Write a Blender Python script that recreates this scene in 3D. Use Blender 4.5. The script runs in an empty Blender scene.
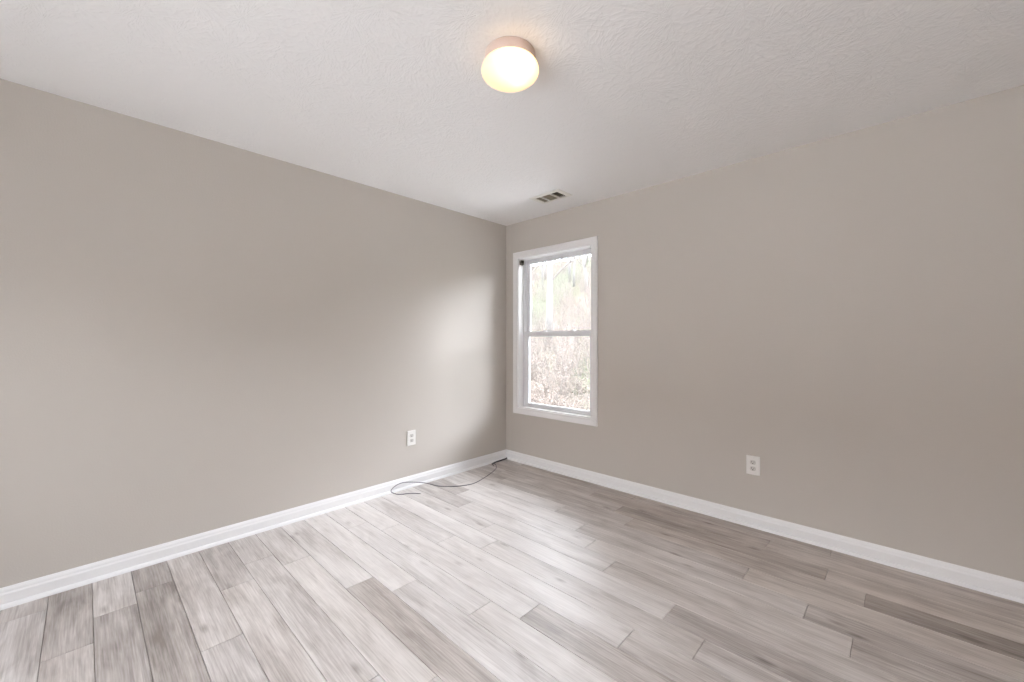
import bpy, bmesh, math, random
from mathutils import Vector, Matrix
random.seed(7)
S = bpy.context.scene
COL = S.collection

# ------------------------------------------------------------------ camera, light, exposure
CAM = (3.004, -3.064, 1.2305)
YAW = math.atan(389 / 408)
cd = bpy.data.cameras.new('camera')
cd.sensor_width = 36.0
cd.lens = 36.0 * 408 / 1024
cd.clip_start = 0.02
cd.clip_end = 500
cam = bpy.data.objects.new('camera', cd)
cam.location = CAM
cam.rotation_euler = (math.pi / 2, 0, YAW)
COL.objects.link(cam)
S.camera = cam

SKY = 17.0
w = bpy.data.worlds.new('overcast_sky')
S.world = w
w.use_nodes = True
wn, wl = w.node_tree.nodes, w.node_tree.links
bg = wn['Background']
wtc = wn.new('ShaderNodeTexCoord')               # thin overcast: brighter cloud around a veiled sun
wdot = wn.new('ShaderNodeVectorMath'); wdot.operation = 'DOT_PRODUCT'
wdot.inputs[1].default_value = Vector((0.76, 0.28, 0.55)).normalized()
wl.new(wtc.outputs['Generated'], wdot.inputs[0])
wr = wn.new('ShaderNodeMapRange')
wr.inputs['From Min'].default_value = 0.62
wr.inputs['From Max'].default_value = 1.0
wr.inputs['To Min'].default_value = SKY
wr.inputs['To Max'].default_value = SKY * 1.75
wr.interpolation_type = 'SMOOTHSTEP'
wl.new(wdot.outputs['Value'], wr.inputs['Value'])
wl.new(wr.outputs[0], bg.inputs['Strength'])
bg.inputs['Color'].default_value = (0.945, 0.976, 1.07, 1)

S.view_settings.view_transform = 'Standard'
S.view_settings.look = 'None'
S.view_settings.exposure = 0.33
S.view_settings.gamma = 1.0
S.view_settings.use_curve_mapping = False
S.cycles.use_denoising = True
S.cycles.max_bounces = 14
S.cycles.diffuse_bounces = 8
S.cycles.glossy_bounces = 4
S.cycles.transparent_max_bounces = 16
S.cycles.sample_clamp_indirect = 6.0

# room size: the far corner is the origin, the window wall lies along +x, the left wall along -y
H = 2.44
RX, RY = 4.15, -5.0
WT = 0.135                                       # wall thickness
W1 = (0.172, 1.047, 0.552, 2.075)               # window in the window wall: x0, x1, z0, z1
W2 = (0.75, 4.00, 0.10, 2.16)                   # glazed opening added behind the camera for fill daylight
VH = (0.752, 1.000, -0.440, -0.284)             # duct hole in the ceiling


def portal(name, loc, rot, sx, sy):
    l = bpy.data.lights.new(name, 'AREA')
    l.shape = 'RECTANGLE'
    l.size, l.size_y = sx, sy
    l.cycles.is_portal = True
    o = bpy.data.objects.new(name, l)
    o.location, o.rotation_euler = loc, rot
    COL.objects.link(o)


portal('daylight_portal', ((W1[0] + W1[1]) / 2, 0.14, (W1[2] + W1[3]) / 2), (-math.pi / 2, 0, 0), W1[1] - W1[0], W1[3] - W1[2])
portal('daylight_portal', ((W2[0] + W2[1]) / 2, RY - 0.16, (W2[2] + W2[3]) / 2), (math.pi / 2, 0, 0), W2[1] - W2[0], W2[3] - W2[2])


# ------------------------------------------------------------------ helpers
def tag(o, label=None, cat=None, group=None, kind=None):
    if label: o['label'] = label
    if cat: o['category'] = cat
    if group: o['group'] = group
    if kind: o['kind'] = kind
    return o


def empty(name, loc=(0, 0, 0), rot=(0, 0, 0)):
    o = bpy.data.objects.new(name, None)
    o.location, o.rotation_euler = loc, rot
    o.empty_display_size = 0.1
    COL.objects.link(o)
    return o


def link(name, bm, mat, parent=None, smooth=False, loc=None):
    me = bpy.data.meshes.new(name)
    bmesh.ops.recalc_face_normals(bm, faces=bm.faces)
    bm.to_mesh(me)
    bm.free()
    for m in (mat if isinstance(mat, (list, tuple)) else [mat]):
        me.materials.append(m)
    if smooth:
        for p in me.polygons: p.use_smooth = True
    o = bpy.data.objects.new(name, me)
    COL.objects.link(o)
    if parent: o.parent = parent
    if loc: o.location = loc
    return o


def box(bm, x0, x1, y0, y1, z0, z1, bev=0.0):
    r = bmesh.ops.create_cube(bm, size=1.0)
    vs = r['verts']
    for v in vs:
        v.co = Vector((x0 + (v.co.x + .5) * (x1 - x0), y0 + (v.co.y + .5) * (y1 - y0), z0 + (v.co.z + .5) * (z1 - z0)))
    if bev:
        es = list({e for v in vs for e in v.link_edges})
        bmesh.ops.bevel(bm, geom=es, offset=bev, segments=2, profile=0.6, affect='EDGES')
    return bm


def B(*a, bev=0.0):
    bm = bmesh.new()
    return box(bm, *a, bev=bev)


def holed_slab(axis, u0, u1, v0, v1, t0, t1, holes):
    """slab with rectangular holes: one watertight mesh; axis = its normal"""
    us = sorted({u0, u1, *[h[0] for h in holes], *[h[1] for h in holes]})
    vs = sorted({v0, v1, *[h[2] for h in holes], *[h[3] for h in holes]})
    bm = bmesh.new()
    cache = {}

    def P(u, v, t):
        k = (u, v, t)
        if k not in cache:
            cache[k] = bm.verts.new({'x': (t, u, v), 'y': (u, t, v), 'z': (u, v, t)}[axis])
        return cache[k]

    def solid(i, j):
        if i < 0 or j < 0 or i >= len(us) - 1 or j >= len(vs) - 1: return False
        cu, cv = (us[i] + us[i + 1]) / 2, (vs[j] + vs[j + 1]) / 2
        return not any(h[0] < cu < h[1] and h[2] < cv < h[3] for h in holes)
    for i in range(len(us) - 1):
        for j in range(len(vs) - 1):
            if not solid(i, j): continue
            a, b, c, d = (us[i], vs[j]), (us[i + 1], vs[j]), (us[i + 1], vs[j + 1]), (us[i], vs[j + 1])
            for t in (t0, t1):
                bm.faces.new([P(*q, t) for q in (a, b, c, d)])
            for (p, q, ni, nj) in ((a, b, i, j - 1), (b, c, i + 1, j), (c, d, i, j + 1), (d, a, i - 1, j)):
                if not solid(ni, nj):
                    bm.faces.new([P(*p, t0), P(*q, t0), P(*q, t1), P(*p, t1)])
    return bm


def lathe(profile, n=64):
    """profile: list of (r, z), spun about z"""
    bm = bmesh.new()
    rings = []
    for r, z in profile:
        if r < 1e-6:
            rings.append([bm.verts.new((0, 0, z))])
        else:
            rings.append([bm.verts.new((r * math.cos(2 * math.pi * k / n), r * math.sin(2 * math.pi * k / n), z)) for k in range(n)])
    for a, b in zip(rings, rings[1:]):
        for k in range(n):
            k2 = (k + 1) % n
            if len(a) == 1 and len(b) == 1: continue
            if len(a) == 1: bm.faces.new([a[0], b[k], b[k2]])
            elif len(b) == 1: bm.faces.new([a[k], a[k2], b[0]])
            else: bm.faces.new([a[k], a[k2], b[k2], b[k]])
    return bm


def tube(bm, pts, rads, n=8, cap=True):
    pts = [Vector(p) for p in pts]
    rings = []
    ref = Vector((0.31, 0.17, 0.93)).normalized()
    for i, p in enumerate(pts):
        t = (pts[min(i + 1, len(pts) - 1)] - pts[max(i - 1, 0)]).normalized()
        a = t.cross(ref)
        if a.length < 0.15: a = t.cross(Vector((1, 0, 0)))
        a.normalize()
        b = t.cross(a)
        r = rads[i] if isinstance(rads, (list, tuple)) else rads
        rings.append([bm.verts.new(p + r * (math.cos(2 * math.pi * k / n) * a + math.sin(2 * math.pi * k / n) * b)) for k in range(n)])
    for a, b in zip(rings, rings[1:]):
        for k in range(n):
            bm.faces.new([a[k], a[(k + 1) % n], b[(k + 1) % n], b[k]])
    if cap:
        bm.faces.new(rings[0]); bm.faces.new(rings[-1])


def catmull(P, k=8):
    P = [Vector(p) for p in P]
    out = []
    for i in range(len(P) - 1):
        a, b, c, d = P[max(i - 1, 0)], P[i], P[i + 1], P[min(i + 2, len(P) - 1)]
        for s in range(k):
            t = s / k
            out.append(0.5 * ((2 * b) + (c - a) * t + (2 * a - 5 * b + 4 * c - d) * t * t + (3 * b - a - 3 * c + d) * t ** 3))
    out.append(P[-1])
    return out


# ------------------------------------------------------------------ materials
def new_mat(name):
    m = bpy.data.materials.new(name)
    m.use_nodes = True
    nt = m.node_tree
    return m, nt, nt.nodes, nt.links, nt.nodes['Principled BSDF']


def plain(name, col, rough=0.5, metal=0.0, noise=0.0, nscale=40, bump=0.0, bscale=300, spec=0.5):
    m, nt, N, L, b = new_mat(name)
    b.inputs['Roughness'].default_value = rough
    b.inputs['Metallic'].default_value = metal
    b.inputs['Specular IOR Level'].default_value = spec
    tc = N.new('ShaderNodeTexCoord')
    nz = N.new('ShaderNodeTexNoise')
    nz.inputs['Scale'].default_value = nscale
    nz.inputs['Detail'].default_value = 4
    L.new(tc.outputs['Object'], nz.inputs['Vector'])
    mx = N.new('ShaderNodeMix'); mx.data_type = 'RGBA'
    mx.inputs[6].default_value = (*[c * (1 - noise) for c in col], 1)
    mx.inputs[7].default_value = (*[min(1, c * (1 + noise)) for c in col], 1)
    L.new(nz.outputs['Fac'], mx.inputs[0])
    L.new(mx.outputs[2], b.inputs['Base Color'])
    if bump:
        n2 = N.new('ShaderNodeTexNoise')
        n2.inputs['Scale'].default_value = bscale
        n2.inputs['Detail'].default_value = 3
        L.new(tc.outputs['Object'], n2.inputs['Vector'])
        bp = N.new('ShaderNodeBump')
        bp.inputs['Strength'].default_value = 1.0
        bp.inputs['Distance'].default_value = bump
        L.new(n2.outputs['Fac'], bp.inputs['Height'])
        L.new(bp.outputs['Normal'], b.inputs['Normal'])
    return m


def ceiling_material():
    """white paint over a stomp-brush texture: short ridges fanning out of each brush print"""
    m, nt, N, L, b = new_mat('stomped_ceiling_paint')
    b.inputs['Roughness'].default_value = 0.7
    b.inputs['Specular IOR Level'].default_value = 0.3
    b.inputs['Base Color'].default_value = (0.84, 0.825, 0.815, 1)
    tc = N.new('ShaderNodeTexCoord')

    def math_(op, a, c=None, d=None):
        n = N.new('ShaderNodeMath'); n.operation = op
        for i, x in enumerate((a, c, d)):
            if x is None: continue
            if isinstance(x, (int, float)): n.inputs[i].default_value = x
            else: L.new(x, n.inputs[i])
        return n.outputs[0]
    tot = None
    for sc, off in ((3.6, 0.0), (4.4, 3.7)):
        mp = N.new('ShaderNodeMapping')
        mp.inputs['Location'].default_value = (off, off * 1.7, 0)
        L.new(tc.outputs['Object'], mp.inputs['Vector'])
        vo = N.new('ShaderNodeTexVoronoi')
        vo.voronoi_dimensions = '2D'
        vo.inputs['Scale'].default_value = sc
        L.new(mp.outputs[0], vo.inputs['Vector'])
        sub = N.new('ShaderNodeVectorMath'); sub.operation = 'SUBTRACT'
        L.new(mp.outputs[0], sub.inputs[0])
        L.new(vo.outputs['Position'], sub.inputs[1])
        sp = N.new('ShaderNodeSeparateXYZ'); L.new(sub.outputs[0], sp.inputs[0])
        cs = N.new('ShaderNodeSeparateColor'); L.new(vo.outputs['Color'], cs.inputs[0])
        # each print leans its own way: shift the fan's centre off the cell
        px = math_('ADD', sp.outputs[0], math_('MULTIPLY', math_('SUBTRACT', cs.outputs[0], 0.5), 0.34))
        py = math_('ADD', sp.outputs[1], math_('MULTIPLY', math_('SUBTRACT', cs.outputs[1], 0.5), 0.34))
        ang = math_('ARCTAN2', py, px)
        rad = math_('SQRT', math_('ADD', math_('MULTIPLY', px, px), math_('MULTIPLY', py, py)))
        cb = N.new('ShaderNodeCombineXYZ')
        L.new(math_('MULTIPLY', ang, 5.0), cb.inputs[0])
        L.new(math_('MULTIPLY', rad, 14.0), cb.inputs[1])
        L.new(math_('MULTIPLY', cs.outputs[2], 40.0), cb.inputs[2])
        nz = N.new('ShaderNodeTexNoise')
        nz.inputs['Scale'].default_value = 1.0
        nz.inputs['Detail'].default_value = 2.0
        L.new(cb.outputs[0], nz.inputs['Vector'])
        ridge = math_('MAXIMUM', math_('SUBTRACT', 1.0, math_('ABSOLUTE', math_('MULTIPLY', math_('SUBTRACT', nz.outputs['Fac'], 0.5), 9.0))), 0.0)
        tot = ridge if tot is None else math_('ADD', tot, ridge)
    nz = N.new('ShaderNodeTexNoise')
    nz.inputs['Scale'].default_value = 16
    nz.inputs['Detail'].default_value = 5
    L.new(tc.outputs['Object'], nz.inputs['Vector'])
    tot = math_('ADD', tot, math_('MULTIPLY', nz.outputs['Fac'], 0.7))
    bp = N.new('ShaderNodeBump')
    bp.inputs['Strength'].default_value = 0.34
    bp.inputs['Distance'].default_value = 0.0022
    L.new(tot, bp.inputs['Height'])
    L.new(bp.outputs['Normal'], b.inputs['Normal'])
    return m


def floor_material():
    """grey oak-look laminate; attribute 'plank' = (tone, random, warmth) of the plank"""
    m, nt, N, L, b = new_mat('grey_oak_laminate')
    at = N.new('ShaderNodeAttribute'); at.attribute_name = 'plank'
    sc = N.new('ShaderNodeSeparateColor'); L.new(at.outputs['Color'], sc.inputs[0])
    tc = N.new('ShaderNodeTexCoord')

    def math_(op, a, c=None, clamp=False):
        n = N.new('ShaderNodeMath'); n.operation = op; n.use_clamp = clamp
        for i, x in enumerate((a, c)):
            if x is None: continue
            if isinstance(x, (int, float)): n.inputs[i].default_value = x
            else: L.new(x, n.inputs[i])
        return n.outputs[0]
    off = N.new('ShaderNodeCombineXYZ')
    L.new(math_('MULTIPLY', sc.outputs[1], 37.0), off.inputs[0])
    L.new(math_('MULTIPLY', sc.outputs[1], 91.0), off.inputs[1])
    L.new(math_('MULTIPLY', sc.outputs[1], 13.0), off.inputs[2])
    ad = N.new('ShaderNodeVectorMath'); ad.operation = 'ADD'
    L.new(tc.outputs['Object'], ad.inputs[0]); L.new(off.outputs[0], ad.inputs[1])

    def grain(sx, sy, detail, dist, rough=0.6):
        mp = N.new('ShaderNodeMapping')
        mp.inputs['Scale'].default_value = (sx, sy, 1)
        L.new(ad.outputs[0], mp.inputs['Vector'])
        nz = N.new('ShaderNodeTexNoise')
        nz.inputs['Scale'].default_value = 1
        nz.inputs['Detail'].default_value = detail
        nz.inputs['Roughness'].default_value = rough
        nz.inputs['Distortion'].default_value = dist
        L.new(mp.outputs[0], nz.inputs['Vector'])
        return nz.outputs['Fac']
    broad = grain(1.6, 13, 4, 0.5)        # long cloudy streaks of the board
    fine = grain(6, 165, 3, 0.3, 0.55)    # hair lines
    blot = grain(3.5, 9, 3, 0.8)          # knots and smudges
    # knots
    mp = N.new('ShaderNodeMapping'); mp.inputs['Scale'].default_value = (2.3, 6.5, 1)
    L.new(ad.outputs[0], mp.inputs['Vector'])
    vo = N.new('ShaderNodeTexVoronoi'); vo.voronoi_dimensions = '2D'; vo.inputs['Scale'].default_value = 1
    L.new(mp.outputs[0], vo.inputs['Vector'])
    vc = N.new('ShaderNodeSeparateColor'); L.new(vo.outputs['Color'], vc.inputs[0])
    knot = math_('MULTIPLY', math_('SUBTRACT', 1.0, math_('MULTIPLY', vo.outputs['Distance'], 9.0), True), math_('GREATER_THAN', vc.outputs[0], 0.72))
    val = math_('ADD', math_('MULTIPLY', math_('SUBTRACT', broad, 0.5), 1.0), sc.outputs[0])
    val = math_('ADD', val, math_('MULTIPLY', math_('SUBTRACT', fine, 0.5), 0.72))
    val = math_('ADD', val, math_('MULTIPLY', math_('SUBTRACT', blot, 0.5), 0.45))
    val = math_('SUBTRACT', val, math_('MULTIPLY', knot, 0.34))
    rp = N.new('ShaderNodeValToRGB')
    e = rp.color_ramp.elements
    e[0].position, e[0].color = 0.0, (0.200, 0.172, 0.155, 1)
    e[1].position, e[1].color = 1.0, (0.760, 0.725, 0.705, 1)
    k = e.new(0.35); k.color = (0.405, 0.365, 0.342, 1)
    k = e.new(0.65); k.color = (0.600, 0.562, 0.540, 1)
    L.new(val, rp.inputs[0])
    hs = N.new('ShaderNodeMix'); hs.data_type = 'RGBA'; hs.blend_type = 'MULTIPLY'
    hs.inputs[7].default_value = (1.0, 0.955, 0.90, 1)
    L.new(sc.outputs[2], hs.inputs[0]); L.new(rp.outputs[0], hs.inputs[6])
    L.new(hs.outputs[2], b.inputs['Base Color'])
    L.new(math_('ADD', 0.37, math_('MULTIPLY', fine, 0.12)), b.inputs['Roughness'])
    b.inputs['Specular IOR Level'].default_value = 0.5
    bp = N.new('ShaderNodeBump')
    bp.inputs['Strength'].default_value = 0.35
    bp.inputs['Distance'].default_value = 0.0006
    L.new(fine, bp.inputs['Height'])
    L.new(bp.outputs['Normal'], b.inputs['Normal'])
    return m


def glass_material():
    m, nt, N, L, b = new_mat('window_glass')
    N.remove(b)
    tr = N.new('ShaderNodeBsdfTransparent'); tr.inputs[0].default_value = (0.97, 0.985, 0.98, 1)
    gl = N.new('ShaderNodeBsdfGlossy'); gl.inputs['Roughness'].default_value = 0.02
    fr = N.new('ShaderNodeFresnel'); fr.inputs[0].default_value = 1.3
    mx = N.new('ShaderNodeMixShader')
    L.new(fr.outputs[0], mx.inputs[0]); L.new(tr.outputs[0], mx.inputs[1]); L.new(gl.outputs[0], mx.inputs[2])
    L.new(mx.outputs[0], N['Material Output'].inputs[0])
    return m


def lamp_glass():
    """opal glass lit from inside: brightest where the bulb sits close behind it, dimmer at the neck"""
    m, nt, N, L, b = new_mat('lit_opal_glass')
    b.inputs['Base Color'].default_value = (0.50, 0.46, 0.40, 1)
    b.inputs['Roughness'].default_value = 0.25
    b.inputs['Emission Color'].default_value = (1.0, 0.67, 0.32, 1)
    tc = N.new('ShaderNodeTexCoord')
    ds = N.new('ShaderNodeVectorMath'); ds.operation = 'DISTANCE'
    ds.inputs[1].default_value = (0.085, -0.035, -0.10)
    L.new(tc.outputs['Object'], ds.inputs[0])
    mr = N.new('ShaderNodeMapRange'); mr.interpolation_type = 'SMOOTHSTEP'
    for k, v in (('From Min', 0.02), ('From Max', 0.15), ('To Min', 2.5), ('To Max', 0.80)): mr.inputs[k].default_value = v
    L.new(ds.outputs['Value'], mr.inputs['Value'])
    L.new(mr.outputs[0], b.inputs['Emission Strength'])
    return m


WALL = plain('greige_wall_paint', (0.522, 0.482, 0.438), 0.62, noise=0.012, nscale=2.5, bump=0.0006, bscale=140, spec=0.3)
CEIL = ceiling_material()
FLOOR = floor_material()
TRIM = plain('white_semigloss_trim', (0.80, 0.79, 0.785), 0.32, noise=0.012, nscale=9)
VINYL = plain('white_vinyl', (0.78, 0.785, 0.80), 0.35, noise=0.01, nscale=12)
GLASS = glass_material()
PLASTIC = plain('white_outlet_plastic', (0.78, 0.76, 0.73), 0.3, noise=0.01)
FACE = plain('ivory_receptacle', (0.60, 0.575, 0.54), 0.35, noise=0.01)
SLOT = plain('dark_slot', (0.03, 0.028, 0.026), 0.7)
STEEL = plain('brushed_steel', (0.42, 0.40, 0.38), 0.35, metal=0.9, noise=0.08, nscale=200)
GREYMETAL = plain('grey_painted_metal', (0.22, 0.20, 0.175), 0.5, metal=0.3, noise=0.05)
FIXTURE = plain('white_fixture_metal', (0.62, 0.48, 0.41), 0.35, noise=0.01)
OPAL = lamp_glass()
VENTWHITE = plain('cream_vent_enamel', (0.78, 0.755, 0.70), 0.4, noise=0.01)
LOUVER = plain('tan_louver_enamel', (0.20, 0.17, 0.115), 0.5, noise=0.03)
DUCT = plain('dull_duct_metal', (0.22, 0.17, 0.12), 0.6, metal=0.2, noise=0.2, nscale=20)
CABLE = plain('charcoal_cable_jacket', (0.125, 0.115, 0.130), 0.45, noise=0.05)
BLACK = plain('black_connector', (0.025, 0.023, 0.022), 0.5)
BARK = plain('grey_bark', (0.092, 0.086, 0.080), 0.9, noise=0.3, nscale=6)
TWIG = plain('tan_twigs', (0.105, 0.092, 0.083), 0.9, noise=0.25, nscale=5)

# ------------------------------------------------------------------ room shell
tag(link('wall_left', holed_slab('x', RY - WT, WT, 0, H, -WT, 0, []), WALL),
    'long plain greige wall with a low white outlet and cable at its foot', 'wall', kind='structure')
tag(link('wall_window', holed_slab('y', 0, RX, 0, H, 0, WT, [W1]), WALL),
    'greige wall pierced by the white sash window near the corner', 'wall', kind='structure')
tag(link('wall_right', holed_slab('x', RY - WT, WT, 0, H, RX, RX + WT, []), WALL),
    'plain greige wall closing the room beside the camera', 'wall', kind='structure')
tag(link('wall_rear', holed_slab('y', 0, RX, 0, H, RY - WT, RY, [W2]), WALL),
    'greige wall with an added fill-daylight opening opposite the corner', 'wall', kind='structure')
tag(link('ceiling', holed_slab('z', -WT, RX + WT, RY - WT, WT, H, H + 0.12, [VH]), CEIL),
    'white stomp-textured ceiling carrying the round lamp and a vent', 'ceiling', kind='structure')

# floor of laminate planks running along the window wall; joints read from the photograph
PW, PL = 0.1448, 1.22
Y0 = -0.140                                       # front seam of the row against the window wall
JOINT = [1.49, 2.42, 1.50, 1.66, 1.19, 1.47, 1.64, 1.85, 1.02, 1.20, 0.96, 0.56, 0.38, 1.195, 1.01, 0.55, 0.39, 0.58, 1.00, 0.30, 0.41, 0.62]
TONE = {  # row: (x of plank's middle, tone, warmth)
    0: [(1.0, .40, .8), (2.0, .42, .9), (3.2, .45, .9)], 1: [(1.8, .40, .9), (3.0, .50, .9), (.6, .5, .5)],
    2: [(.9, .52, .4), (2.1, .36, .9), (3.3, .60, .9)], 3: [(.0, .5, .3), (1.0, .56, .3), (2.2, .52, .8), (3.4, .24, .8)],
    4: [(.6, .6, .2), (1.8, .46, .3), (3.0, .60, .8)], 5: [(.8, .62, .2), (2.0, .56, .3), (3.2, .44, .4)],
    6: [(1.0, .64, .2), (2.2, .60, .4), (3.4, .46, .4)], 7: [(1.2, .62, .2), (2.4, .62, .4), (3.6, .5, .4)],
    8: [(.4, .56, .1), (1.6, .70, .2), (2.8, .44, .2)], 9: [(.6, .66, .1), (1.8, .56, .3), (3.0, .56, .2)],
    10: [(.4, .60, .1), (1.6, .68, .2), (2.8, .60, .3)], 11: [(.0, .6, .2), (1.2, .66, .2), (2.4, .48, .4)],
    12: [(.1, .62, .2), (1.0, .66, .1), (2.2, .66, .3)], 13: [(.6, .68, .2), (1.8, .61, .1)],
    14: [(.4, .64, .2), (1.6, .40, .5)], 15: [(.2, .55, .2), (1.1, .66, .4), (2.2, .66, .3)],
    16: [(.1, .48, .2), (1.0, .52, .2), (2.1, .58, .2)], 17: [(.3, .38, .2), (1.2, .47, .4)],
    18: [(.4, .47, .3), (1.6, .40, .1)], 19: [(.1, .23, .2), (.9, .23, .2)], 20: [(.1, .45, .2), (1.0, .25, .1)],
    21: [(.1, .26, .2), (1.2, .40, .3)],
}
bm = bmesh.new()
lay = bm.loops.layers.float_color.new('plank')
G = 0.0011                                        # half of the joint
row = 0
yb = 0.0
while yb > RY - 0.1:
    ya = Y0 - PW * row
    j = JOINT[row] if row < len(JOINT) else random.uniform(0, PL)
    x = j - PL * math.ceil((j + WT) / PL)
    while x < RX:
        x0, x1 = max(x, -0.02), min(x + PL, RX + 0.02)
        x += PL
        if x1 - x0 < 0.01: continue
        mid = (x0 + x1) / 2
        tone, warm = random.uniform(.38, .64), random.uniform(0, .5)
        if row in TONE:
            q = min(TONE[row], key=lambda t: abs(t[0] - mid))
            if abs(q[0] - mid) < 0.5: tone, warm = q[1] + (.09 if 4 <= row <= 13 and mid < 2.3 else 0), q[2]  # rows near the window raised: its light on the floor put into the tone
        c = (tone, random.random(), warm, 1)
        X0, X1, YA, YB = x0 + G, x1 - G, max(ya, RY - 0.02) + G, min(yb, 0.02) - G
        t, ch = 0.0, 0.0013
        top = [bm.verts.new(p) for p in ((X0 + ch, YA + ch, t), (X1 - ch, YA + ch, t), (X1 - ch, YB - ch, t), (X0 + ch, YB - ch, t))]
        mid_ = [bm.verts.new(p) for p in ((X0, YA, t - ch * .7), (X1, YA, t - ch * .7), (X1, YB, t - ch * .7), (X0, YB, t - ch * .7))]
        bot = [bm.verts.new((v.co.x, v.co.y, -0.008)) for v in mid_]
        fs = [bm.faces.new(top)]
        for k in range(4):
            k2 = (k + 1) % 4
            fs.append(bm.faces.new([mid_[k], mid_[k2], top[k2], top[k]]))
            fs.append(bm.faces.new([bot[k], bot[k2], mid_[k2], mid_[k]]))
        fs.append(bm.faces.new(bot[::-1]))
        for f in fs:
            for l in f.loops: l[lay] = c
    yb = ya
    row += 1
fs0 = set(bm.faces)
box(bm, -WT, RX + WT, RY - WT, WT, -0.14, -0.0075)
for f in bm.faces:
    if f not in fs0:
        for l in f.loops: l[lay] = (0.02, 0.5, 0.5, 1)
tag(link('floor', bm, FLOOR), 'grey oak-look plank floor running along the window wall', 'floor', kind='structure')


# baseboards: moulded board with a quarter-round shoe, mitred at the corners
def moulding(name, prof, frame, a0, a1, parent, mat=TRIM):
    """prof: (d, z) points; frame(s, d, z) -> xyz; the ends a0/a1 are functions of d (mitre)"""
    bm = bmesh.new()
    r0 = [bm.verts.new(frame(a0(d), d, z)) for d, z in prof]
    r1 = [bm.verts.new(frame(a1(d), d, z)) for d, z in prof]
    n = len(prof)
    for k in range(n):
        bm.faces.new([r0[k], r0[(k + 1) % n], r1[(k + 1) % n], r1[k]])
    bm.faces.new(r0[::-1]); bm.faces.new(r1)
    return link(name, bm, mat, parent)


BOARD = [(0, 0), (.0135, 0), (.0135, .058), (.0128, .062), (.0105, .066), (.0092, .070), (.0092, .074), (.0078, .080), (.0050, .086), (.0030, .0905), (0, .0915)]
SHOE = [(.0135, 0)] + [(.0135 + .0150 * math.cos(a), .0185 * math.sin(a)) for a in [k * math.pi / 2 / 8 for k in range(9)]]


def baseboard(side, frame, length, label):
    o = moulding('baseboard_' + side, BOARD, frame, lambda d: d, lambda d: length - d, None)
    tag(o, label, 'baseboard', kind='structure')
    moulding('shoe_molding', SHOE, frame, lambda d: d, lambda d: length - d, o)


baseboard('left', lambda s, d, z: (d, -s, z), -RY, 'white moulded baseboard along the foot of the long left wall')
baseboard('window', lambda s, d, z: (s, -d, z), RX, 'white moulded baseboard along the foot of the window wall')
baseboard('right', lambda s, d, z: (RX - d, -s, z), -RY, 'white moulded baseboard on the wall beside the camera')
baseboard('rear', lambda s, d, z: (s, RY + d, z), RX, 'white moulded baseboard on the wall opposite the corner')


# ------------------------------------------------------------------ windows
def casing_mesh(x0, x1, z0, z1, wd=0.0605):
    """picture-frame casing, mitred, on the room face of a wall at y = 0 (room at -y); one mesh"""
    prof = [(0, 0), (0, .011), (.004, .0135), (.018, .0135), (.030, .0155), (wd - .008, .0185), (wd - .002, .0170), (wd, .014), (wd, 0)]
    bm = bmesh.new()
    rings = []
    for sx, sz in ((0, 0), (1, 0), (1, 1), (0, 1)):
        cx, cz = (x1 if sx else x0), (z1 if sz else z0)
        rings.append([bm.verts.new((cx + (o if sx else -o), -d, cz + (o if sz else -o))) for o, d in prof])
    for k in range(4):
        a, b = rings[k], rings[(k + 1) % 4]
        for i in range(len(prof)):
            j = (i + 1) % len(prof)
            bm.faces.new([a[i], a[j], b[j], b[i]])
    return bm


def sash_frame(x0, x1, z0, z1, y0, y1, sw, rb, rt):
    """four mitre-less members with a stepped glazing bead, one mesh"""
    bm = bmesh.new()
    box(bm, x0, x0 + sw, y0, y1, z0, z1, bev=.0025)
    box(bm, x1 - sw, x1, y0, y1, z0, z1, bev=.0025)
    box(bm, x0 + sw, x1 - sw, y0, y1, z0, z0 + rb, bev=.0025)
    box(bm, x0 + sw, x1 - sw, y0, y1, z1 - rt, z1, bev=.0025)
    g = .007                                     # glazing bead, set back from the face
    gx0, gx1, gz0, gz1 = x0 + sw, x1 - sw, z0 + rb, z1 - rt
    ya, yb = y0 + .008, y1 - .004
    box(bm, gx0, gx0 + g, ya, yb, gz0, gz1)
    box(bm, gx1 - g, gx1, ya, yb, gz0, gz1)
    box(bm, gx0, gx1, ya, yb, gz0, gz0 + g)
    box(bm, gx0, gx1, ya, yb, gz1 - g, gz1)
    return bm


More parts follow.
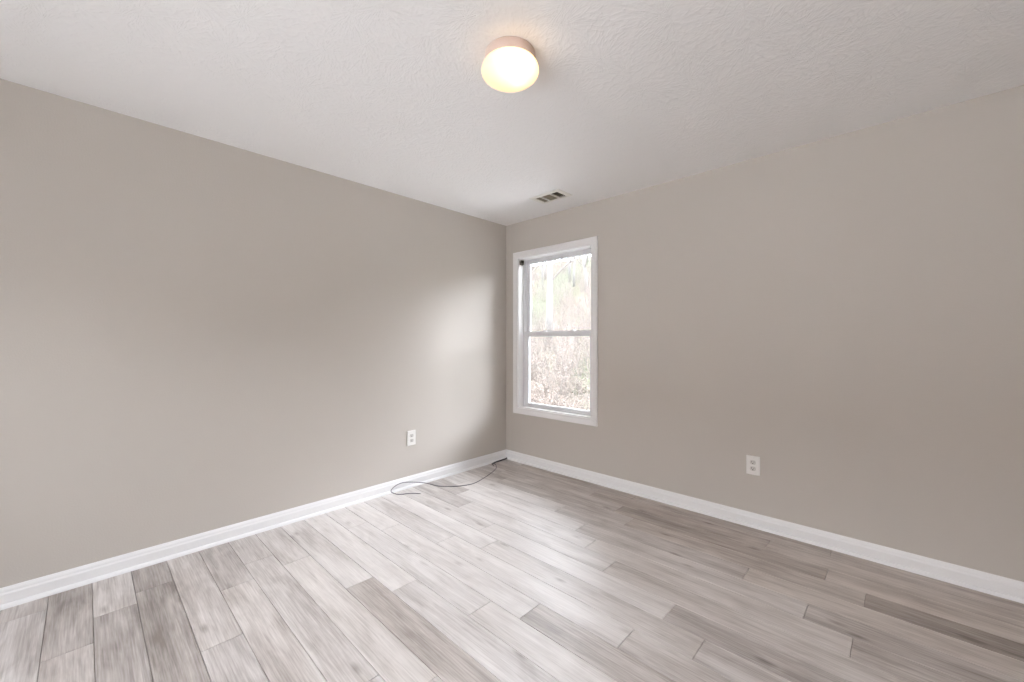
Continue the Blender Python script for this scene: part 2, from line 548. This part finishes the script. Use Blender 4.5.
def build_window(name, wnd, loc, rotz, label, brackets):
    x0, x1, z0, z1 = wnd
    root = empty(name, loc, (0, 0, rotz))
    tag(root, label, 'window', kind='structure')
    link('casing', casing_mesh(x0, x1, z0, z1), TRIM, root)
    jt = .014                                    # jamb liner thickness
    bm = bmesh.new()
    box(bm, x0, x0 + jt * .5, -.002, WT, z0, z1)
    box(bm, x1 - jt * .5, x1, -.002, WT, z0, z1)
    box(bm, x0, x1, -.002, WT, z1 - jt * .5, z1)
    link('jamb', bm, TRIM, root)
    link('sill', B(x0 + .001, x1 - .001, -.002, WT + .03, z0 - .004, z0 + .008, bev=.002), TRIM, root)
    # vinyl frame of the sash unit with its parting stops
    bm = bmesh.new()
    a0, a1 = x0 + jt * .5, x1 - jt * .5
    for (xa, xb) in ((a0, a0 + .012), (a1 - .012, a1)):
        box(bm, xa, xb, .066, .130, z0 + .008, z1 - jt * .5, bev=.0015)
    box(bm, a0, a1, .100, .130, z1 - .024, z1 - jt * .5)
    box(bm, a0, a1, .066, .130, z0 + .008, z0 + .018)
    link('vinyl_frame', bm, VINYL, root)
    s0, s1 = a0 + .010, a1 - .010
    zm = 1.300
    up = link('upper_sash', sash_frame(s0, s1, 1.288, z1 - .010, .106, .130, .040, .034, .036), VINYL, root)
    link('glass_pane', B(s0 + .038, s1 - .038, .117, .121, 1.320, z1 - .044), GLASS, up)
    lo = link('lower_sash', sash_frame(s0, s1, z0 + .012, 1.322, .074, .104, .046, .028, .040), VINYL, root)
    link('glass_pane', B(s0 + .044, s1 - .044, .090, .094, z0 + .038, 1.284), GLASS, lo)
    for fx in (0.30, 0.70):                      # cam locks on the meeting rail
        cx = s0 + (s1 - s0) * fx
        bm = bmesh.new()
        box(bm, cx - .026, cx + .026, .080, .104, 1.321, 1.327, bev=.002)
        r = bmesh.ops.create_cone(bm, cap_ends=True, segments=20, radius1=.013, radius2=.011, depth=.012)
        bmesh.ops.translate(bm, verts=r['verts'], vec=(cx, .094, 1.332))
        box(bm, cx - .004, cx + .030, .086, .094, 1.329, 1.336, bev=.002)
        link('sash_lock', bm, VINYL, lo)
    if brackets:
        for sgn, xe in ((1, x0 + jt * .5), (-1, x1 - jt * .5)):
            bm = bmesh.new()                     # open box bracket left from a mini blind
            za, zb, ya, yb, d = (z1 - .066, z1 - .022, .012, .052, .026) if sgn > 0 else (z1 - .034, z1 - .010, .004, .034, .012)
            xs = sorted((xe, xe + sgn * .0015)); box(bm, *xs, ya, yb, za, zb)
            xs = sorted((xe, xe + sgn * d)); box(bm, *xs, yb - .0015, yb, za, zb)
            box(bm, *xs, ya, yb, za, za + .0015); box(bm, *xs, ya, yb, zb - .0015, zb)
            xs = sorted((xe + sgn * .0015, xe + sgn * (d - .004))); box(bm, *xs, ya + .004, ya + .0055, za + .002, zb - .012)
            b = link('blind_bracket', bm, GREYMETAL, root)
            b['label'] = 'grey metal blind bracket'
            bm = bmesh.new()
            r = bmesh.ops.create_uvsphere(bm, u_segments=12, v_segments=8, radius=.004)
            bmesh.ops.scale(bm, vec=(.4, 1, 1), verts=r['verts'])
            bmesh.ops.translate(bm, verts=r['verts'], vec=(xe + sgn * .002, .030, zb - .010))
            link('screw', bm, STEEL, b)
    return root


build_window('window_1', W1, (0, 0, 0), 0, 'white single-hung sash window beside the corner, bare woods outside', True)
# unseen glass door added behind the camera to let in fill daylight, in its own frame (room at -y of the door's local axes)
pd = empty('fill_door', (0, RY, 0), (0, 0, math.pi))
tag(pd, 'added white sliding glass door opposite the corner, lets in fill daylight', 'door', kind='structure')
p0, p1, pz0, pz1 = -W2[1], -W2[0], W2[2], W2[3]
link('casing', casing_mesh(p0, p1, pz0, pz1), TRIM, pd)
bm = bmesh.new()
box(bm, p0, p0 + .02, 0, WT + .005, pz0, pz1); box(bm, p1 - .02, p1, 0, WT, pz0, pz1)
box(bm, p0 + .02, p1 - .02, 0, WT, pz1 - .02, pz1); box(bm, p0 + .02, p1 - .02, 0, WT + .03, pz0, pz0 + .02)
link('door_frame', bm, VINYL, pd)
pm = (p0 + p1) / 2
for xa, xb, ya in ((p0 + .02, pm + .03, .05), (pm - .03, p1 - .02, .095)):
    pn = link('door_panel', sash_frame(xa, xb, pz0 + .02, pz1 - .02, ya, ya + .04, .06, .08, .06), VINYL, pd)
    link('glass_pane', B(xa + .058, xb - .058, ya + .018, ya + .023, pz0 + .098, pz1 - .078), GLASS, pn)
    if ya < .06:
        link('door_handle', B(xb - .045, xb - .02, ya - .035, ya + .002, 1.0, 1.22, bev=.008), VINYL, pn)
BOUNCE_PALE = plain('bounce_pale_concrete', (0.78, 0.765, 0.75), 0.9, noise=.08, nscale=3, bump=.002, bscale=60)
BLOCKER_BROWN = plain('blocker_brown', (0.13, 0.10, 0.085), 0.9, noise=.25, nscale=9)
tag(link('sky_blocker', B(-9.0, 13.0, -11.9, -11.6, -0.8, 3.7, bev=.02), BLOCKER_BROWN), 'added tall brown slab outside the rear door, blocks low sky', 'wall', kind='structure')  # added out of view to cut low sky light through the rear door
tag(link('bounce_patio', B(-1.5, 6.0, -11.5, RY - WT - .05, -0.75, -0.02, bev=.02), BOUNCE_PALE), 'added pale slab outside the glass door, bounces daylight to the ceiling', 'bounce_patio', kind='structure')  # unseen slab, added and kept pale to throw daylight up at the ceiling


# ------------------------------------------------------------------ ceiling lamp
LX, LY = 1.868, -1.850
fwd = Vector((-math.sin(YAW), math.cos(YAW)))
rgt = Vector((math.cos(YAW), math.sin(YAW)))
lp = Vector(CAM[:2]) + fwd * 1.722 + rgt * (-.008)
lamp = empty('ceiling_lamp', (lp.x, lp.y, H))
tag(lamp, 'lit round flush-mount lamp with opal mushroom globe on the white ceiling', 'lamp')
link('lamp_base', lathe([(0, 0), (.104, 0), (.1065, -.003), (.1065, -.040), (.1045, -.045), (.098, -.046), (.098, -.020), (0, -.020)]), FIXTURE, lamp, smooth=False)
gp = [(.0, -.042), (.094, -.042), (.101, -.045)]
for k in range(0, 15):
    a = math.radians(22 - k * 8)
    gp.append((.1213 * math.cos(a), -.073 + (.066 if a > 0 else .048) * math.sin(a)))
gp.append((0, -.121))
link('glass_globe', lathe(gp), OPAL, lamp, smooth=True)
for o in lamp.children:
    if o.name.startswith('lamp_base'):
        for p in o.data.polygons: p.use_smooth = abs(p.normal.z) < 0.3

# ------------------------------------------------------------------ ceiling vent
V = (0.720, 1.034, -0.462, -0.272)
vent = empty('ceiling_vent', ((V[0] + V[1]) / 2, (V[2] + V[3]) / 2, H))
tag(vent, 'small cream three-section air vent on the ceiling near the window', 'vent')


def vloc(bm):
    bmesh.ops.translate(bm, verts=bm.verts, vec=(-vent.location.x, -vent.location.y, -H))
    return bm


vo_ = (0.762, 0.994, -0.430, -0.293)              # slotted opening
bm = bmesh.new()
t_ = [(V[0], V[2]), (V[1], V[2]), (V[1], V[3]), (V[0], V[3])]
m_ = [(V[0] + .010, V[2] + .010), (V[1] - .010, V[2] + .010), (V[1] - .010, V[3] - .010), (V[0] + .010, V[3] - .010)]
i_ = [(vo_[0], vo_[2]), (vo_[1], vo_[2]), (vo_[1], vo_[3]), (vo_[0], vo_[3])]
R_ = [[bm.verts.new((*p, z)) for p in q] for q, z in ((t_, H), (t_, H - .002), (m_, H - .007), (i_, H - .007), (i_, H + .012), )]
for a, b in zip(R_, R_[1:]):
    for k in range(4):
        bm.faces.new([a[k], a[(k + 1) % 4], b[(k + 1) % 4], b[k]])
link('vent_frame', vloc(bm), VENTWHITE, vent)
d0, d1 = 0.818, 0.918
for dx in (d0, d1):
    link('divider_bar', vloc(B(dx - .0040, dx + .0040, vo_[2], vo_[3], H - .0072, H + .010, bev=.001)), VENTWHITE, vent)


def slat(cx, cy, lx, ly, tilt, ax):
    bm = bmesh.new()
    box(bm, -lx / 2, lx / 2, -ly / 2, ly / 2, -.0005, .0005)
    bmesh.ops.rotate(bm, verts=bm.verts, matrix=Matrix.Rotation(math.radians(tilt), 3, ax))
    bmesh.ops.translate(bm, verts=bm.verts, vec=(cx, cy, H + .0035))
    link('louver', vloc(bm), LOUVER, vent)


ym = (vo_[2] + vo_[3]) / 2
for k in range(9):                                # middle section: blades along the register
    y = vo_[2] + (vo_[3] - vo_[2]) * (k + .5) / 9
    slat((d0 + d1) / 2, y, d1 - d0 - .011, .012, -42, 'X')
for xa, xb, tl in ((vo_[0], d0 - .0040, -45), (d1 + .0040, vo_[1], 45)):
    n = 5
    for k in range(n):                            # end sections: blades across it
        slat(xa + (xb - xa) * (k + .5) / n, ym, .013, vo_[3] - vo_[2] - .002, tl, 'Y')
bm = bmesh.new()                                  # sheet-metal boot above the hole
box(bm, VH[0] + .001, VH[1] - .001, VH[2] + .001, VH[3] - .001, H + .010, H + .30)
bm.faces.ensure_lookup_table()
low = min(bm.faces, key=lambda f: f.calc_center_median().z)
bmesh.ops.delete(bm, geom=[low], context='FACES_ONLY')
link('duct', vloc(bm), DUCT, vent)


# ------------------------------------------------------------------ wall outlets
def outlet(loc, rotz, label):
    """duplex outlet, faces -y"""
    r = empty('electrical_outlet', loc, (0, 0, rotz))
    tag(r, label, 'outlet', 'duplex wall outlets')
    w2, h2 = .040, .0625
    bm = bmesh.new()
    pr = [(1, .0), (1, -.003), (.965, -.0058), (.93, -.0068)]
    rg = []
    for s, y in pr:
        e = (1 - s) * w2
        rg.append([bm.verts.new(p) for p in ((-w2 + e, y, -h2 + e), (w2 - e, y, -h2 + e), (w2 - e, y, h2 - e), (-w2 + e, y, h2 - e))])
    for a, b in zip(rg, rg[1:]):
        for k in range(4): bm.faces.new([a[k], a[(k + 1) % 4], b[(k + 1) % 4], b[k]])
    bm.faces.new(rg[-1]); bm.faces.new(rg[0][::-1])
    link('cover_plate', bm, PLASTIC, r)
    for sz in (1, -1):
        cz = sz * .0205
        bm = bmesh.new()                          # rounded face with flattened top and foot
        ring = []
        for k in range(36):
            a = 2 * math.pi * k / 36
            ring.append((.0178 * math.cos(a), max(-.0142, min(.0142, .0178 * math.sin(a)))))
        f0 = [bm.verts.new((x, -.0060, z + cz)) for x, z in ring]
        f1 = [bm.verts.new((x, -.0082, z + cz)) for x, z in ring]
        f2 = [bm.verts.new((x * .95, -.0088, z * .95 + cz)) for x, z in ring]
        for a, b in ((f0, f1), (f1, f2)):
            for k in range(36): bm.faces.new([a[k], a[(k + 1) % 36], b[(k + 1) % 36], b[k]])
        bm.faces.new(f2); bm.faces.new(f0[::-1])
        f = link('receptacle', bm, FACE, r)
        bm = bmesh.new()
        box(bm, -.0078, -.0052, -.0091, -.0080, cz - .0015, cz + .0085)
        box(bm, .0052, .0074, -.0091, -.0080, cz - .0005, cz + .0075)
        q = bmesh.ops.create_cone(bm, cap_ends=True, segments=16, radius1=.0034, radius2=.0034, depth=.0011, matrix=Matrix.Translation((0, -.00855, cz - .0075)) @ Matrix.Rotation(math.pi / 2, 4, 'X'))
        link('socket_slots', bm, SLOT, f)
    bm = bmesh.new()
    bmesh.ops.create_uvsphere(bm, u_segments=14, v_segments=8, radius=.0034, matrix=Matrix.Translation((0, -.0068, 0)) @ Matrix.Diagonal((1, .45, 1, 1)))
    link('screw', bm, PLASTIC, r)
    return r


outlet((2.294, -.0003, .406), 0, 'white duplex outlet low on the window wall, right of the window')
outlet((.0003, -1.150, .410), math.pi / 2, 'white duplex outlet low on the left wall above the loose cable')


# ------------------------------------------------------------------ loose cable
def floor_point(u, v, z, x=None):
    px, py = 370 + u * .16602, 420 + v * .16602
    a = (px - 512) / 408
    dx, dy, dz = fwd.x + a * rgt.x, fwd.y + a * rgt.y, -(py - 341) / 408
    t = (z - CAM[2]) / dz if x is None else (x - CAM[0]) / dx
    return (CAM[0] + t * dx, CAM[1] + t * dy, CAM[2] + t * dz)


CR = .0030
cab = [(296, 443, CR), (262, 442, CR), (228, 443, CR), (195, 447, CR), (165, 447, CR), (142, 441, CR, .046), (127, 431, CR, .037), (132, 416, CR, .034),
       (150, 399, CR, .0335), (172, 386, CR, .0335), (200, 377, CR, .034), (235, 374, CR, .036), (285, 375, CR, .050), (330, 379, CR, .075), (370, 388, CR, .100), (410, 397, CR), (460, 400, CR), (520, 399, CR),
       (580, 392, CR), (630, 380, CR), (680, 353, CR), (722, 325, CR), (752, 300, CR), (762, 283, CR), (754, 266, CR), (740, 264, .006), (744, 276, .010)]
pts = catmull([floor_point(*p) for p in cab], 6)
pts = [Vector((max(p.x, .032), min(p.y, -.034), max(p.z, CR))) for p in pts]
root = empty('loose_cable', floor_point(520, 399, 0))
tag(root, 'thin charcoal cable lying in a loose curve on the floor by the corner', 'cable')
bm = bmesh.new()
tube(bm, [p - root.location for p in pts], CR, 10)
link('cable_jacket', bm, CABLE, root, smooth=True)
# heavier tail that runs along the shoe moulding into the corner
tail = catmull([(.060, -.262, .007), (.046, -.225, .007), (.037, -.17, .007), (.036, -.10, .008), (.038, -.050, .010), (.046, -.036, .020)], 6)
bm = bmesh.new()
tube(bm, [p - root.location for p in tail], .0065, 10)
t = link('cable_tail', bm, BLACK, root, smooth=True)
t['label'] = 'black heavier end of the cable against the baseboard'
bm = bmesh.new()
q0, q1 = Vector(pts[0]), Vector(pts[4])
dirv = (q0 - q1).normalized()
tube(bm, [q0 - root.location, q0 + dirv * .004 - root.location, q0 + dirv * .014 - root.location], [.0045, .0048, .0042], 10)
link('connector', bm, STEEL, root)


# ------------------------------------------------------------------ woods outside
def hill(x, y):
    s = max(0.0, y - 4.0)
    z = -0.75 + 0.37 * s - 0.0012 * s * s
    return z + .25 * math.sin(x * .31 + 1.3) * min(1, s / 6) + .18 * math.sin(y * .53 + x * .17) * min(1, s / 6)


def ground_material():
    m, nt, N, L, b = new_mat('leaf_litter')
    b.inputs['Roughness'].default_value = 1
    b.inputs['Specular IOR Level'].default_value = 0.0
    tc = N.new('ShaderNodeTexCoord')
    n1 = N.new('ShaderNodeTexNoise'); n1.inputs['Scale'].default_value = .35; n1.inputs['Detail'].default_value = 3
    n2 = N.new('ShaderNodeTexNoise'); n2.inputs['Scale'].default_value = 5; n2.inputs['Detail'].default_value = 6; n2.inputs['Roughness'].default_value = .7
    L.new(tc.outputs['Object'], n1.inputs['Vector']); L.new(tc.outputs['Object'], n2.inputs['Vector'])
    r1 = N.new('ShaderNodeValToRGB')
    e = r1.color_ramp.elements
    e[0].position, e[0].color = .38, (.088, .077, .066, 1)
    e[1].position, e[1].color = .62, (.078, .085, .061, 1)
    L.new(n1.outputs['Fac'], r1.inputs[0])
    mx = N.new('ShaderNodeMix'); mx.data_type = 'RGBA'; mx.blend_type = 'MULTIPLY'; mx.inputs[0].default_value = 1
    r2 = N.new('ShaderNodeValToRGB')
    r2.color_ramp.elements[0].position, r2.color_ramp.elements[0].color = .3, (.55, .52, .5, 1)
    r2.color_ramp.elements[1].position, r2.color_ramp.elements[1].color = .7, (1.1, 1.08, 1.05, 1)
    L.new(n2.outputs['Fac'], r2.inputs[0])
    L.new(r1.outputs[0], mx.inputs[6]); L.new(r2.outputs[0], mx.inputs[7])
    L.new(mx.outputs[2], b.inputs['Base Color'])
    return m


BOUNCE_GREY = plain('bounce_grey_concrete', (0.40, 0.39, 0.38), 0.9, noise=.1, nscale=4, bump=.002, bscale=70)
tag(link('bounce_walk', B(-6.0, 7.0, WT + .06, 4.2, -0.9, -0.60, bev=.02), BOUNCE_GREY), 'added grey slab below the window, bounces daylight to the ceiling', 'bounce_walk', kind='structure')  # added below the line of sight to reflect daylight onto the ceiling
bm = bmesh.new()
NX, NY = 90, 80
gv = [[None] * (NY + 1) for _ in range(NX + 1)]
for i in range(NX + 1):
    for j in range(NY + 1):
        x, y = -75 + 110 * i / NX, -30 + 90 * j / NY
        gv[i][j] = bm.verts.new((x, y, hill(x, y)))
for i in range(NX):
    for j in range(NY):
        bm.faces.new([gv[i][j], gv[i + 1][j], gv[i + 1][j + 1], gv[i][j + 1]])
tag(link('ground', bm, ground_material(), smooth=True), 'leaf-strewn wooded slope rising outside the window', 'ground', kind='structure')


def tree_meshes(seed):
    rnd = random.Random(seed)
    hgt = rnd.uniform(8, 13)
    tb, bb = bmesh.new(), bmesh.new()
    n = 9
    ax = [Vector((rnd.gauss(0, .10) * k * .5, rnd.gauss(0, .10) * k * .5, hgt * k / n)) for k in range(n + 1)]
    ax[0] = Vector((0, 0, -.4))
    r0 = rnd.uniform(.08, .15)
    tube(tb, ax, [r0 * (1 - .88 * k / n) for k in range(n + 1)], 9)

    def limb(p, d, ln, r, lvl):
        pts_ = [p]
        q = p.copy()
        dd = d.copy()
        for k in range(4):
            dd = (dd + Vector((rnd.gauss(0, .16), rnd.gauss(0, .16), rnd.gauss(.10, .10)))).normalized()
            q = q + dd * ln / 4
            pts_.append(q.copy())
        tube(bb, pts_, [r, r * .8, r * .6, r * .42, r * .2], 5 if lvl == 0 else 4, cap=False)
        if lvl < 2:
            for k in range(5 if lvl == 0 else 4):
                i = rnd.randint(1, 3)
                d2 = (dd + Vector((rnd.gauss(0, .7), rnd.gauss(0, .7), rnd.gauss(.15, .4)))).normalized()
                limb(pts_[i], d2, ln * rnd.uniform(.4, .65), r * .5, lvl + 1)
    for k in range(20):
        h = rnd.uniform(.16, .97)
        i = min(n - 1, int(h * n))
        p = ax[i].lerp(ax[i + 1], h * n - i)
        a = rnd.uniform(0, 2 * math.pi)
        limb(p, Vector((math.cos(a), math.sin(a), rnd.uniform(.2, .9))).normalized(), rnd.uniform(.9, 2.1) * (1.15 - h * .6), r0 * .34 * (1.1 - h * .7), 0)
    tube(bb, ax[1:], [r0 * (1 - .88 * k / n) * .6 for k in range(1, n + 1)], 6)   # leader inside the trunk that the limbs spring from
    return tb, bb


protos = []
for sd in range(4):
    tb, bb = tree_meshes(sd + 11)
    r = empty('bare_tree')
    link('trunk', tb, BARK, r, smooth=True)
    link('branches', bb, TWIG, r, smooth=True)
    protos.append(r)
TREE_LABEL = 'bare grey leafless tree on the wooded slope outside the window'
rnd = random.Random(5)
spots = []
tries = 0
while len(spots) < 44 and tries < 5000:
    tries += 1
    y = 8.5 + 30 * rnd.random() ** .8
    x = -.76 * y + 0.6 + rnd.uniform(-1, 1) * (2.2 + .24 * y)
    if all((x - a) ** 2 + (y - b) ** 2 > 5.0 for a, b in spots): spots.append((x, y))
for i, (x, y) in enumerate(spots):
    src = protos[i % 4]
    if i < 4: o = src
    else:
        o = src.copy(); COL.objects.link(o)
        for ch in list(src.children):
            c = ch.copy(); COL.objects.link(c); c.parent = o
    o.location = (x, y, hill(x, y))
    o.rotation_euler = (0, 0, rnd.uniform(0, 6.28))
    s = rnd.uniform(.75, 1.15)
    o.scale = (s, s, s)
    tag(o, TREE_LABEL, 'tree', 'bare trees on the slope outside')

# uncountable twiggy undergrowth with a few pale green leaves
bm = bmesh.new()
rnd = random.Random(21)
for k in range(1500):
    y = 4.6 + 34 * rnd.random() ** 1.6
    x = -.76 * y + 0.6 + rnd.uniform(-1, 1) * (1.6 + .20 * y)
    z = hill(x, y)
    mi = 1 if math.sin(x * .9 + y * .4) > .35 else 0
    for t in range(rnd.randint(5, 9)):
        a, h = rnd.uniform(0, 6.28), rnd.uniform(.3, 1.4) * min(1, .35 + (y - 4.6) * .25)
        l = rnd.uniform(.1, .5)
        p0 = Vector((x, y, z - .05)); p2 = p0 + Vector((math.cos(a) * l, math.sin(a) * l, h))
        p1 = p0.lerp(p2, .5) + Vector((0, 0, .08))
        nf = len(bm.faces)
        tube(bm, [p0, p1, p2], [.007, .005, .002], 3, cap=False)
        for q in range(15):
            c = p0.lerp(p2, rnd.uniform(.35, 1)) + Vector((rnd.gauss(0, .06), rnd.gauss(0, .06), rnd.gauss(0, .05)))
            u = Vector((rnd.gauss(0, 1), rnd.gauss(0, 1), rnd.gauss(0, 1))).normalized() * .017
            v = u.orthogonal().normalized() * .011
            fc = bm.faces.new([bm.verts.new(c + u), bm.verts.new(c + v), bm.verts.new(c - u), bm.verts.new(c - v)])
            fc.material_index = 1 + mi
LEAF_T = plain('tan_dry_leaves', (0.132, 0.106, 0.090), 0.9, noise=.25, nscale=3, spec=.1)
LEAF_G = plain('pale_green_leaves', (0.106, 0.118, 0.078), 0.9, noise=.25, nscale=3, spec=.1)
tag(link('undergrowth', bm, [TWIG, LEAF_T, LEAF_G]), 'twiggy tan and green undergrowth on the slope outside the window', 'undergrowth', kind='stuff')
